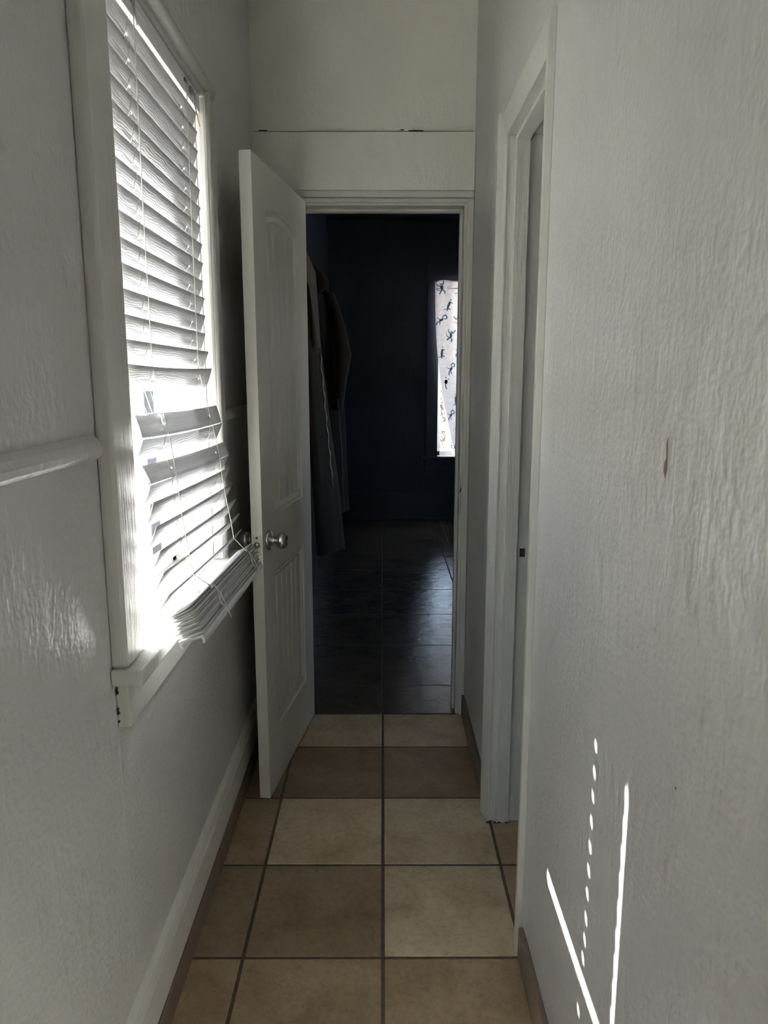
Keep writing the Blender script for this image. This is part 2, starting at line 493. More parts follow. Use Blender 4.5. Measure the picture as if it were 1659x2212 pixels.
for ya, yb, za, zb in ((SWN[0], SWN[0] + 0.05, SWN[2], SWN[3]), (SWN[1] - 0.05, SWN[1], SWN[2], SWN[3]), (SWN[0], SWN[1], SWN[2], SWN[2] + 0.05), (SWN[0], SWN[1], SWN[3] - 0.05, SWN[3])):
    box('frame_bar', (BX1 + 0.03, ya, za), (BX1 + 0.07, yb, zb), 'pvc', w4, bevel=0.004)
box('pane', (BX1 + 0.048, SWN[0] + 0.05, SWN[2] + 0.05), (BX1 + 0.052, SWN[1] - 0.05, SWN[3] - 0.05), 'glass', w4)
bcl = boxes('ceiling', [((BX0, YE2 + 0.02, CEIL - 0.012), (BX1, YF, CEIL - 0.001))], 'navy')
tag(bcl, 'dark bedroom ceiling beyond the end doorway', 'ceiling', kind='structure')
bb = box('baseboard_bedroom', (BX0, YF - 0.018, 0), (BX1, YF, 0.27), 'navy_trim', bevel=0.004)
tag(bb, 'tall navy baseboard under the curtained bedroom window', 'baseboard', kind='structure')

# ------------------------------------------------------------------ baseboards
bl = empty('baseboard_left', (XL, 1.2, 0))
tag(bl, 'white painted baseboard over brown base tiles below the window', 'baseboard', kind='structure')
prism('board', [(XL, 0.078), (XL + 0.012, 0.078), (XL + 0.013, 0.168), (XL + 0.006, 0.176), (XL, 0.178)], 'y', YB, YE, 'board', bl)
prism('cap_moulding', [(XL, 0.174), (XL + 0.010, 0.176), (XL + 0.013, 0.186), (XL + 0.010, 0.200), (XL + 0.003, 0.212), (XL, 0.216)], 'y', YB, YE, 'board', bl, smooth=False)
k = 0
y = YB
while y < YE - 0.01:
    y1 = min(y + P, YE)
    box('base_tile', (XL, y + 0.0015, 0.0), (XL + 0.0145, y1 - 0.0015, 0.075 + 0.003 * math.sin(k * 2.1)), 'tile_base', bl, bevel=0.0015, seg=1)
    y = y1; k += 1
br = empty('baseboard_right', (XR, 1.2, 0))
tag(br, 'brown base tiles along the foot of the sunlit wall', 'baseboard', kind='structure')
for a, b in ((YB, DR[0] - 0.075), (DR[1] + 0.062, YE - 0.02)):
    y = a; k = 0
    while y < b - 0.005:
        y1 = min(y + P, b)
        box('base_tile', (XR - 0.012, y + 0.0015, 0.0), (XR, y1 - 0.0015, 0.088 + 0.003 * math.sin(k * 1.7)), 'tile_base', br, bevel=0.0015, seg=1)
        y = y1; k += 1

# ------------------------------------------------------------------ chair rail on the left wall
def rail(name, y0, y1, label):
    pr = [(XL, 1.270), (XL + 0.010, 1.268), (XL + 0.017, 1.275), (XL + 0.018, 1.285), (XL + 0.013, 1.297), (XL + 0.006, 1.305), (XL, 1.307)]
    return tag(prism(name, pr, 'y', y0, y1, 'wall', bevel=0.002), label, 'trim', kind='structure')
rail('trim_1', 0.83, 1.21, 'painted chair rail stopping short of the window casing')
rail('trim_2', 2.15, YE, 'painted chair rail behind the open door')

# ------------------------------------------------------------------ hall window (window_1)
w1 = empty('window_1', (XL - 0.05, (WIN[0] + WIN[1]) / 2, WIN[2]))
tag(w1, 'hallway window with thick white painted casing and sill, full of sunlight', 'window', kind='structure')
y0, y1, z0, z1 = WIN
CF = XL + 0.029
box('casing', (XL, y0 - 0.105, z0), (CF, y0, 2.125), 'trim', w1, bevel=0.007)
box('casing', (XL, y1, z0), (CF, y1 + 0.105, 2.125), 'trim', w1, bevel=0.007)
box('head_casing', (XL, y0 - 0.13, 2.115), (XL + 0.012, y1 + 0.125, 2.150), 'trim', w1, bevel=0.003)
def halfround(r, cx, cz, n=10):
    return [(cx + r * math.cos(2 * PI * k / n), cz + r * math.sin(2 * PI * k / n)) for k in range(n)]
prism('round_moulding', halfround(0.021, XL + 0.020, 2.133, 14), 'y', y0 - 0.12, y1 + 0.075, 'trim', w1, smooth=True)
prism('round_moulding', halfround(0.013, CF - 0.003, y1 + 0.016, 12), 'z', z0, 2.118, 'trim', w1, smooth=True)
box('jamb', (XL - T, y0 - 0.02, z0), (XL, y0, z1), 'trim', w1)
box('jamb', (XL - T, y1, z0), (XL, y1 + 0.02, z1), 'trim', w1)
box('head_jamb', (XL - T, y0 - 0.02, z1), (CF - 0.004, y1 + 0.02, z1 + 0.02), 'trim', w1)
box('sill', (XL - T, y0 - 0.02, z0 - 0.03), (XL, y1 + 0.02, z0), 'trim', w1)
st = link_mesh('stool', boxv((XL, y0 - 0.112, z0 - 0.030), (-0.424, y1 + 0.125, z0)), BOXF, 'trim', w1, bevel=0.005)
box('apron', (XL, y0 - 0.094, 0.776), (XL + 0.024, y1 + 0.11, z0 - 0.030), 'trim', w1, bevel=0.003)
# dark gaps where the sill boards have come off the wall
for zz, hh in ((0.838, 0.016), (0.800, 0.014), (0.784, 0.006)):
    prism('paint_gap', [(XL + 0.001, zz), (XL + 0.006, zz + 0.004), (XL + 0.004, zz + hh * 0.6), (XL + 0.005, zz + hh), (XL + 0.0015, zz + hh * 0.9)], 'y',
          y0 - 0.0955, y0 - 0.09, 'chip', w1)
# vinyl slider behind the blind
FX0, FX1 = XL - 0.135, XL - 0.105
for lo, hi in (((FX0, y0, z0), (FX1, y0 + 0.035, z1)), ((FX0, y1 - 0.035, z0), (FX1, y1, z1)),
               ((FX0, y0, z0), (FX1, y1, z0 + 0.04)), ((FX0, y0, z1 - 0.04), (FX1, y1, z1)),
               ):
    box('sash_bar', lo, hi, 'pvc', w1, bevel=0.003)
box('pane', (FX0 + 0.014, y0 + 0.035, z0 + 0.04), (FX0 + 0.018, y1 - 0.035, z1 - 0.04), 'glass', w1)
box('gasket', (XL - T - 0.03, y1 - 0.004, z0), (XL - T + 0.002, y1 + 0.01, z1), 'gasket', w1)

w5 = empty('fill_window_5', (XL - 0.1, 0.55, NW[2]))
tag(w5, 'small unseen window added to throw low sun fill into the hallway', 'window', kind='structure')
for ya, yb, za, zb in ((NW[0], NW[0] + 0.03, NW[2], NW[3]), (NW[1] - 0.03, NW[1], NW[2], NW[3]), (NW[0], NW[1], NW[2], NW[2] + 0.03), (NW[0], NW[1], NW[3] - 0.03, NW[3])):
    box('frame_bar', (XL - 0.12, ya, za), (XL - 0.08, yb, zb), 'pvc', w5, bevel=0.003)
box('pane', (XL - 0.102, NW[0] + 0.03, NW[2] + 0.03), (XL - 0.098, NW[1] - 0.03, NW[3] - 0.03), 'glass', w5)

# vertical seam ridge in the plaster below the apron
link_mesh('plaster_seam', [(XL - 0.001, 1.228, 0.775), (XL + 0.0022, 1.235, 0.775), (XL - 0.001, 1.242, 0.775),
                           (XL - 0.001, 1.236, 0.50), (XL + 0.0022, 1.243, 0.50), (XL - 0.001, 1.250, 0.50),
                           (XL - 0.001, 1.230, 0.22), (XL + 0.0015, 1.238, 0.22), (XL - 0.001, 1.246, 0.22)],
          [(0, 1, 4, 3), (1, 2, 5, 4), (3, 4, 7, 6), (4, 5, 8, 7)], 'wall', wl, smooth=True)

# ------------------------------------------------------------------ venetian blind
blind = empty('window_blind', (XL, 1.675, 0.88))
tag(blind, 'white wood-grain venetian blind with slats askew and the bottom bundled with cord', 'blind')
SY0, SY1 = 1.348, 1.982
LAD = (1.495, 1.868)
SW = 0.050
def slat(A, B, A2, B2, sag=0.0, crown=0.0011, mat='slat', th=0.0022, name='slat', holes=True, ys=(SY0, SY1)):
    """A,B = (x,z) of the room-side and window-side edges at the near end; A2,B2 at the far end"""
    ya, yb = ys
    L = yb - ya
    cuts = set([0.0, 1.0] + [k / 10 for k in range(1, 10)])
    hol = []
    for yl in LAD:
        t0, t1 = (yl - 0.0055 - ya) / L, (yl + 0.0055 - ya) / L
        for c in list(cuts):
            if t0 - 0.03 < c < t1 + 0.03 and 0 < c < 1: cuts.discard(c)
        cuts.update((t0, t1)); hol.append((t0, t1))
    cuts = sorted(cuts)
    us = [0.0, 0.22, 0.45, 0.55, 0.78, 1.0]
    V = []
    for side in (0, 1):
        for t in cuts:
            a = Vector(A).lerp(Vector(A2), t); b = Vector(B).lerp(Vector(B2), t)
            d = (b - a).normalized(); nrm = Vector((-d.y, d.x))
            if nrm.x > 0: nrm = -nrm
            sg = -sag * 4 * t * (1 - t)
            for u in us:
                p = a.lerp(b, u) + nrm * (crown * 4 * u * (1 - u) * -1 + (th / 2 if side else -th / 2))
                V.append((p.x, ya + t * L, p.y + sg))
    nu, nt_ = len(us), len(cuts)
    idx = lambda s, i, j: s * nu * nt_ + i * nu + j
    def hole(i, j):
        return holes and j == 2 and any(abs(cuts[i] - h[0]) < 1e-6 for h in hol)
    Fc = []
    for i in range(nt_ - 1):
        for j in range(nu - 1):
            if hole(i, j):
                Fc += [(idx(0, i, j), idx(0, i + 1, j), idx(1, i + 1, j), idx(1, i, j)), (idx(0, i, j + 1), idx(0, i + 1, j + 1), idx(1, i + 1, j + 1), idx(1, i, j + 1)),
                       (idx(0, i, j), idx(0, i, j + 1), idx(1, i, j + 1), idx(1, i, j)), (idx(0, i + 1, j), idx(0, i + 1, j + 1), idx(1, i + 1, j + 1), idx(1, i + 1, j))]
                continue
            for s in (0, 1):
                Fc.append((idx(s, i, j), idx(s, i, j + 1), idx(s, i + 1, j + 1), idx(s, i + 1, j)))
    for i in range(nt_ - 1):
        for j in (0, nu - 1): Fc.append((idx(0, i, j), idx(0, i + 1, j), idx(1, i + 1, j), idx(1, i, j)))
    for j in range(nu - 1):
        for i in (0, nt_ - 1): Fc.append((idx(0, i, j), idx(0, i, j + 1), idx(1, i, j + 1), idx(1, i, j)))
    o = link_mesh(name, V, Fc, mat, blind)
    for p in o.data.polygons: p.use_smooth = len(p.vertices) == 4 and p.area > 2e-5
    return o

edges = []      # (room edge, window edge) at the near end, for the cords
for k in range(15):
    zc = 2.026 - 0.0447 * k
    an = math.radians(70 + 1.5 * math.sin(k * 2.3))
    dx, dz = SW / 2 * math.cos(an), SW / 2 * math.sin(an)
    xc = -0.4765 + 0.0008 * k / 14 + 0.001 * math.sin(k * 1.9)
    dzf = 0.0015 * math.sin(k * 1.3)
    A = (xc + dx, zc + dz); Bq = (xc - dx, zc - dz)
    sx = {13: 0.004, 14: 0.010}.get(k, 0.0)
    A = (A[0] + sx * 0.7, A[1]); Bq = (Bq[0] + sx * 0.7, Bq[1])
    slat(A, Bq, (A[0] + 0.001 + sx * 0.4, A[1] + dzf), (Bq[0] + 0.001 + sx * 0.4, Bq[1] + dzf), sag=0.004 if k == 14 else 0.0005)
    edges.append((A, Bq))
low = [  # near room-edge, near window-edge, far room-edge, far window-edge  (x, z)
    ((-0.4414, 1.290), (-0.4545, 1.334), (-0.436, 1.281), (-0.447, 1.326)),
    ((-0.4405, 1.2875), (-0.4578, 1.247), (-0.434, 1.2785), (-0.451, 1.237)),
    ((-0.4310, 1.205), (-0.4465, 1.2385), (-0.418, 1.194), (-0.434, 1.227)),
    ((-0.4315, 1.203), (-0.4470, 1.162), (-0.4185, 1.192), (-0.440, 1.154)),
    ((-0.4276, 1.170), (-0.4440, 1.124), (-0.4165, 1.160), (-0.436, 1.117)),
    ((-0.4245, 1.124), (-0.4440, 1.079), (-0.4100, 1.116), (-0.433, 1.075)),
    ((-0.4195, 1.078), (-0.4410, 1.034), (-0.4030, 1.072), (-0.428, 1.031)),
    ((-0.4144, 1.036), (-0.4400, 0.994), (-0.3950, 1.031), (-0.424, 0.992)),
    ((-0.4074, 0.992), (-0.4350, 0.953), (-0.3900, 0.987), (-0.421, 0.951)),
]
for k, (A, Bq, A2, B2) in enumerate(low):
    sg = 0.004 if k in (0, 1, 2) else 0.002
    slat(A, Bq, A2, B2, sag=sg)
    edges.append((A, Bq))
# bundled slats and the bottom rail, tipped out over the front of the stool
NB = 12
for k in range(NB):
    t = k / (NB - 1)
    zc = 0.958 - 0.0043 * k
    xc = -0.3885 + 0.0016 * k + 0.0015 * math.sin(k * 4.1)
    an = math.radians(24 - 4 * t + 2 * math.sin(k * 2.7))
    if k == 0: an = math.radians(31)
    dx, dz = SW / 2 * math.cos(an), SW / 2 * math.sin(an)
    sh = 0.004 * math.sin(k * 3.3)
    slat((xc + dx, zc + dz), (xc - dx, zc - dz), (xc + dx + 0.006, zc + dz - 0.022), (xc - dx + 0.006, zc - dz - 0.022), sag=0.0,
         crown=0.0008, th=0.0023, ys=(SY0 + sh, SY1 + sh + 0.005))
# bottom rail: shallow channel with curled lips
def rail_prof(xc, zc, an):
    pts = [(-0.025, 0.006), (0.025, 0.006), (0.0265, -0.002), (0.024, -0.010), (0.019, -0.010), (0.021, -0.003), (0.0195, 0.0015),
           (-0.0195, 0.0015), (-0.021, -0.003), (-0.019, -0.010), (-0.024, -0.010), (-0.0265, -0.002)]
    c, s = math.cos(an), math.sin(an)
    return [(xc + p[0] * c - p[1] * s, zc + p[0] * s + p[1] * c) for p in pts]
pa = rail_prof(-0.3685, 0.8990, math.radians(17)); pb_ = rail_prof(-0.3625, 0.8770, math.radians(17))
n = len(pa)
link_mesh('bottom_rail', [(x, SY0 - 0.003, z) for x, z in pa] + [(x, SY1 + 0.004, z) for x, z in pb_],
          [(i, (i + 1) % n, n + (i + 1) % n, n + i) for i in range(n)] + [tuple(range(n)), tuple(range(n, 2 * n))], 'slat', blind)
# headrail with brackets, tilter and cords
box('headrail', (-0.506, SY0 - 0.02, 2.056), (-0.462, SY1 + 0.022, 2.096), 'slat', blind, bevel=0.002)
for yl in LAD:
    hb = box('cord_bracket', (-0.4625, yl - 0.012, 2.078), (-0.459, yl + 0.012, 2.086), 'steel_dark', blind)
def edge_x(k, far=False):
    return edges[k][0]
for li, yl in enumerate(LAD):
    # straight lift cord hanging down in front of the slats
    f = (yl - SY0) / (SY1 - SY0)
    pts = [(-0.458, yl - 0.004, 2.08), (-0.4605, yl - 0.003, 1.75), (-0.4605, yl - 0.001, 1.42)]
    for (A, Bq, A2, B2) in low:
        x = A[0] + (A2[0] - A[0]) * f; z = A[1] + (A2[1] - A[1]) * f
        pts.append((x + 0.004, yl + 0.001, z))
    pts.append((-0.362 + 0.006 * f, yl + 0.003, 0.968 - 0.02 * f))
    tube('lift_cord', pts, 0.0012, 'cord', blind, n=5)
    # ladder cords, a zigzag rung at every slat
    for kk, (A, Bq) in enumerate(edges):
        if kk >= 15:
            A_, B_, A2, B2 = low[kk - 15]
            A = tuple(A_[q] + (A2[q] - A_[q]) * f for q in (0, 1)); Bq = tuple(B_[q] + (B2[q] - B_[q]) * f for q in (0, 1))
        m = ((A[0] + Bq[0]) / 2, (A[1] + Bq[1]) / 2)
        p0 = (A[0] + 0.0015, yl - 0.012, A[1] + 0.001)
        p1 = (m[0] + 0.0065, yl - 0.018, m[1] + 0.000)
        p2 = (m[0] + 0.0055, yl - 0.016, m[1] - 0.006)
        p3 = (Bq[0] + 0.004, yl - 0.011, Bq[1] + 0.003)
        tube('ladder_cord', [p0, p1, p2, p3], 0.0008, 'cord', blind, n=4)
    # the two ladder strings bared by the gap
    for off in (-0.030, -0.014, 0.004):
        tube('ladder_cord', [(-0.484 + (0.018 if off == -0.014 else 0), yl + off, 1.385), (-0.470 + (0.02 if off == -0.014 else 0.004), yl + off + 0.004, 1.318)], 0.0008, 'cord', blind, n=4)
    # knotted cord round the bundle
    zf = -0.022 * f; xf = 0.006 * f
    face = lambda z: -0.3655 + (0.968 - z) * 0.385 + xf + 0.005      # front of the bundle at height z
    wrap = []
    for q in range(30):
        a = 2 * PI * q / 6.5
        z = 0.940 + 0.016 * math.cos(a * 0.83)
        wrap.append((face(z) + 0.002 * math.sin(a * 1.7), yl + 0.014 + 0.013 * math.sin(a) + 0.0006 * q, z + zf))
    tube('cord_knot', wrap, 0.0011, 'cord', blind, n=5)
    loop = [(0.972, -0.012), (0.976, 0.0), (0.968, 0.010), (0.950, 0.022), (0.930, 0.028), (0.908, 0.026), (0.893, 0.030)]
    tube('cord_loop', [(face(z) + 0.002, yl + dy, z + zf) for z, dy in loop], 0.0011, 'cord', blind, n=5)
# broken tilt mechanism dangling at the far end of the headrail
tube('tilt_cord', [(-0.459, 1.912, 2.080), (-0.452, 1.915, 2.070), (-0.455, 1.918, 2.055), (-0.452, 1.925, 2.030), (-0.448, 1.938, 2.005)], 0.0013, 'steel_dark', blind, n=5)
box('tilt_bracket', (-0.4625, 1.900, 2.068), (-0.456, 1.922, 2.084), 'steel_dark', blind, bevel=0.002)
tube('tilt_cord', [(-0.459, LAD[0] - 0.01, 2.08), (-0.456, LAD[0] - 0.004, 2.068), (-0.457, LAD[0] + 0.002, 2.055), (-0.457, LAD[0] + 0.010, 2.044)], 0.0012, 'steel_dark', blind, n=5)

# ------------------------------------------------------------------ end doorway frame
t3 = empty('trim_3', ((DE[0] + DE[1]) / 2, YE, 0))
tag(t3, 'cream painted frame and wide header board around the end doorway', 'door frame', kind='structure')
box('header_board', (XL + 0.001, YE - 0.020, 2.082), (XR - 0.001, YE, 2.283), 'wall_low', t3, bevel=0.002)
box('paint_gap', (XL + 0.004, YE - 0.0012, 2.2885), (XR - 0.001, YE + 0.001, 2.2903), 'seam', t3)  # strip colours in the crack's dirt and its brownish shadow line
for xa, xb, zz in ((-0.455, -0.425, 2.291), (0.066, 0.078, 2.2935), (0.095, 0.150, 2.2900)):
    box('paint_gap', (xa, YE - 0.0018, zz), (xb, YE + 0.001, zz + 0.0032), 'chip', t3)
box('jamb', (DE[1], YE - 0.010, 0), (DE[1] + 0.02, YE2 + 0.012, DE[2] + 0.02), 'trim', t3, bevel=0.002)
box('jamb', (DE[0] - 0.02, YE - 0.010, 0), (DE[0], YE2 + 0.012, DE[2] + 0.02), 'trim', t3, bevel=0.002)
box('head_jamb', (DE[0], YE - 0.010, DE[2]), (DE[1], YE2 + 0.012, DE[2] + 0.02), 'trim', t3, bevel=0.002)
box('casing', (DE[1] + 0.012, YE - 0.020, 0), (XR - 0.001, YE, 2.05), 'trim', t3, bevel=0.004)
box('casing', (DE[0] - 0.10, YE - 0.014, 0), (DE[0] - 0.012, YE, 2.05), 'trim', t3, bevel=0.004)
box('head_casing', (DE[0] - 0.10, YE - 0.024, 2.056), (XR - 0.001, YE, 2.082), 'trim', t3, bevel=0.008)
box('head_casing', (DE[0] - 0.10, YE - 0.018, 2.040), (DE[1] + 0.014, YE, 2.055), 'trim', t3, bevel=0.004)
box('stop', (DE[1] - 0.011, YE + 0.040, 0), (DE[1], YE + 0.075, DE[2]), 'trim', t3, bevel=0.002)
box('stop', (DE[0], YE + 0.040, 0), (DE[0] + 0.011, YE + 0.075, DE[2]), 'trim', t3, bevel=0.002)
box('stop', (DE[0] + 0.011, YE + 0.040, DE[2] - 0.011), (DE[1] - 0.011, YE + 0.075, DE[2]), 'trim', t3, bevel=0.002)
random.seed(3)
for q in range(7):
    zz = 0.86 + 0.022 * q
    w_ = 0.004 + 0.005 * random.random()
    link_mesh('paint_chip', [(DE[1] + 0.001, YE - 0.0107, zz), (DE[1] + 0.001 + w_, YE - 0.0107, zz + 0.004), (DE[1] + 0.002 + w_ * 0.6, YE - 0.0107, zz + 0.024),
                             (DE[1] - 0.0007, YE - 0.006, zz + 0.020), (DE[1] - 0.0007, YE - 0.008, zz - 0.002)], [(0, 1, 2, 3, 4)], 'chip', t3)
box('strike_plate', (DE[1] - 0.0008, YE + 0.004, 0.855), (DE[1] + 0.001, YE + 0.034, 0.915), 'steel_dark', t3)

# ------------------------------------------------------------------ door (open about 97 degrees into the hall)
HX, HY = -0.287, 2.880          # visible hinge-end corner of the near face
NX, NY = -0.3775, 2.246         # latch-end corner of the near face
DWID = math.hypot(HX - NX, HY - NY)
ang = math.atan2(NY - HY, NX - HX)          # local +x runs from hinge edge to latch edge
DTH, DZ0, DZ1 = 0.036, 0.010, 2.040
door = empty('door_1', (HX, HY, 0), ang)
tag(door, 'white two-panel arched door standing open against the wall beside the window', 'door', kind='structure')
# local frame: x from hinge to latch, y = into the leaf is -y?  the face seen from the hall looks towards +X world
ex = Vector((math.cos(ang), math.sin(ang))); ey = Vector((-math.sin(ang), math.cos(ang)))
SGN = 1.0 if ey.x < 0 else -1.0             # direction (local y) pointing from the seen face into the leaf
def arch_loop(x0, x1, z0, z1, rise, off, n=16):
    """panel outline, offset inwards; the top is a shallow arc when rise > 0"""
    x0 += off; x1 -= off; z0 += off; zt = z1 - off
    pts = [(x0, z0), (x1, z0)]
    if rise:
        for k in range(n + 1):
            t = k / n
            x = x1 + (x0 - x1) * t
            pts.append((x, zt + rise * (1 - (2 * t - 1) ** 2)))
    else:
        pts += [(x1, zt), (x0, zt)]
    return pts
panels = [(0.130, DWID - 0.130, 0.953, 1.900, 0.026), (0.130, DWID - 0.130, 0.213, 0.771, 0.0)]
prof = [(0.0, 0.0), (0.003, 0.0055), (0.010, 0.0065), (0.015, 0.0045), (0.028, 0.0115), (0.032, 0.0125)]
def leaf_mesh():
    bm = bmesh.new()
    V = lambda x, z, d: bm.verts.new((x, SGN * d, z))
    for face in (0, 1):
        dep = (lambda d: d) if face == 0 else (lambda d: DTH - d)
        ed = []
        outer = [V(x, z, dep(0)) for x, z in ((0, DZ0), (DWID, DZ0), (DWID, DZ1), (0, DZ1))]
        if face == 0: o0 = outer
        else: o1 = outer
        ed += [bm.edges.new((outer[i], outer[(i + 1) % 4])) for i in range(4)]
        for pn in panels:
            loops = []
            for off, d in prof:
                loops.append([V(x, z, dep(d)) for x, z in arch_loop(*pn[:4], pn[4], off)])
            m = len(loops[0])
            ed += [bm.edges.new((loops[0][i], loops[0][(i + 1) % m])) for i in range(m)]
            for a, b in zip(loops, loops[1:]):
                for i in range(m): bm.faces.new((a[i], a[(i + 1) % m], b[(i + 1) % m], b[i]))
            bm.faces.new(loops[-1])
        bmesh.ops.triangle_fill(bm, use_beauty=True, edges=ed)
    for i in range(4): bm.faces.new((o0[i], o0[(i + 1) % 4], o1[(i + 1) % 4], o1[i]))
    bmesh.ops.recalc_face_normals(bm, faces=bm.faces)
    me = bpy.data.meshes.new('leaf'); bm.to_mesh(me); bm.free()
    me.materials.append(M['door'])
    o = bpy.data.objects.new('leaf', me); C.objects.link(o); o.parent = door
    return o
leaf = leaf_mesh()
# planks in each panel field, separated by grooves
for (px0, px1, pz0, pz1, rise) in panels:
    a, b = px0 + 0.034, px1 - 0.034
    npk = 5
    wpk = (b - a) / npk
    for k in range(npk):
        xa, xb = a + k * wpk + 0.0028, a + (k + 1) * wpk - 0.0028
        def top(x):
            t = (x - px0 - 0.034) / (px1 - px0 - 0.068)
            return pz1 - 0.034 + rise * (1 - (2 * t - 1) ** 2)
        nx = 4 if rise else 1
        outline = [(xa, pz0 + 0.034), (xb, pz0 + 0.034)] + [(xb + (xa - xb) * q / nx, top(xb + (xa - xb) * q / nx)) for q in range(nx + 1)]
        for d0, d1 in ((0.0075, 0.0130), (DTH - 0.0075, DTH - 0.0130)):
            nn = len(outline)
            link_mesh('plank', [(x, SGN * d0, z) for x, z in outline] + [(x, SGN * d1, z) for x, z in outline],
                      [tuple(range(nn)), tuple(range(nn, 2 * nn))] + [(i, (i + 1) % nn, nn + (i + 1) % nn, nn + i) for i in range(nn)],
                      'door', leaf, local=True, bevel=0.0020)
# knobs, latch, hinges
KX, KZ = DWID - 0.060, 0.884
kprof = [(0, 0.0325), (0.004, 0.033), (0.008, 0.0305), (0.011, 0.024), (0.013, 0.0135), (0.028, 0.0125), (0.031, 0.017), (0.034, 0.0225), (0.040, 0.0262), (0.046, 0.0268),
         (0.052, 0.0255), (0.057, 0.0225), (0.0605, 0.0185), (0.0615, 0.0150), (0.0585, 0.0140), (0.0585, 0.0120)]
for side in (0, 1):
    org = (KX, 0 if side == 0 else SGN * DTH, KZ)
    ax = (0, -SGN if side == 0 else SGN, 0)
    pr = [(t * (1.0 if side == 0 else 0.86), r) for t, r in kprof]
    kb = lathe('knob', pr, org, ax, 'steel', door, local=True)
    tag(kb, 'brushed steel ball knob')
    if side == 0:
        b_ = box('lock_button', (KX - 0.004, -SGN * 0.064 if SGN > 0 else 0.0585, KZ - 0.004), (KX + 0.004, -SGN * 0.0585 if SGN > 0 else 0.064, KZ + 0.004), 'steel_dark', door, bevel=0.001, local=True)
lp = box('latch_plate', (DWID - 0.0005, min(SGN * 0.006, SGN * 0.030), KZ - 0.033), (DWID + 0.0012, max(SGN * 0.006, SGN * 0.030), KZ + 0.030), 'latch', door, bevel=0.0005, local=True)
tag(lp, 'brushed steel latch plate')
lathe('latch_bolt', [(0, 0.0095), (0.006, 0.0095), (0.009, 0.006)], (DWID, SGN * 0.018, KZ - 0.003), (1, 0, 0), 'steel_dark', door, n=16, local=True)
for dz in (0.020, -0.026):
    lathe('screw', [(0, 0.0042), (0.0018, 0.0042), (0.0024, 0.003)], (DWID + 0.0005, SGN * 0.018, KZ + dz), (1, 0, 0), 'steel_dark', door, n=12, local=True)
for hz in (1.74, 1.02, 0.22):
    hg = box('hinge', (-0.003, min(SGN * 0.002, SGN * 0.034), hz - 0.045), (0.0005, max(SGN * 0.002, SGN * 0.034), hz + 0.045), 'door' if hz > 1.5 else 'steel', door, bevel=0.0008, local=True)
    lathe('hinge_pin', [(-0.046, 0.005), (0.046, 0.005)], (-0.004, SGN * 0.040, hz), (0, 0, 1), 'steel', door, n=10, local=True)

# ------------------------------------------------------------------ doorway in the right wall
t4 = empty('trim_4', (XR, (DR[0] + DR[1]) / 2, 0))
tag(t4, 'white painted frame of the side doorway with a strike plate', 'door frame', kind='structure')
prism('casing', [(XR, DR[0] - 0.062), (XR - 0.015, DR[0] - 0.060), (XR - 0.014, DR[0] - 0.045), (XR - 0.006, DR[0] + 0.002), (XR, DR[0] + 0.002)], 'z', 0, 2.112, 'trim', t4, bevel=0.0015)
prism('casing', [(XR, DR[1] + 0.062), (XR - 0.022, DR[1] + 0.060), (XR - 0.022, DR[1] + 0.048), (XR - 0.006, DR[1] - 0.002), (XR, DR[1] - 0.002)], 'z', 0, 2.112, 'trim', t4, bevel=0.0015)
prism('head_casing', [(XR, 2.112), (XR - 0.016, 2.110), (XR - 0.016, 2.098), (XR - 0.006, DR[2] - 0.002), (XR, DR[2] - 0.002)], 'y', DR[0] - 0.060, DR[1] + 0.060, 'trim', t4, bevel=0.0015)
for (ya, yb, sg) in ((DR[1], DR[1] + 0.02, -1), (DR[0] - 0.02, DR[0], 1)):
    box('jamb', (XR - 0.004, ya, 0), (XR + TR, yb, DR[2]), 'trim', t4, bevel=0.001)
    if sg < 0: box('stop', (XR + 0.020, DR[1] - 0.013, 0), (XR + 0.059, DR[1], DR[2] - 0.012), 'trim', t4, bevel=0.002)
    else: box('stop', (XR + 0.020, DR[0], 0), (XR + 0.059, DR[0] + 0.013, DR[2] - 0.012), 'trim', t4, bevel=0.002)
box('head_jamb', (XR - 0.004, DR[0], DR[2]), (XR + TR, DR[1], DR[2] + 0.02), 'trim', t4, bevel=0.001)
box('stop', (XR + 0.020, DR[0], DR[2] - 0.013), (XR + 0.059, DR[1], DR[2]), 'trim', t4, bevel=0.002)
sp = box('strike_plate', (XR + 0.062, DR[1] - 0.0018, 0.853), (XR + 0.094, DR[1], 0.915), 'trim', t4, bevel=0.0008)
box('strike_hole', (XR + 0.068, DR[1] - 0.0022, 0.871), (XR + 0.084, DR[1] - 0.0010, 0.897), 'chip', sp)
# grimy, chipped paint at the foot of the far jamb
for q in (0, 2, 3, 5):
    xx = XR - 0.014 + q * 0.012
    link_mesh('scuff', [(xx, DR[1] - 0.0155, 0.0005), (xx + 0.014, DR[1] - 0.0155, 0.0005), (xx + 0.010, DR[1] - 0.0145, 0.007 + 0.004 * math.sin(q * 2)), (xx + 0.004, DR[1] - 0.0145, 0.005)], [(0, 1, 2, 3)], 'chip', t4)

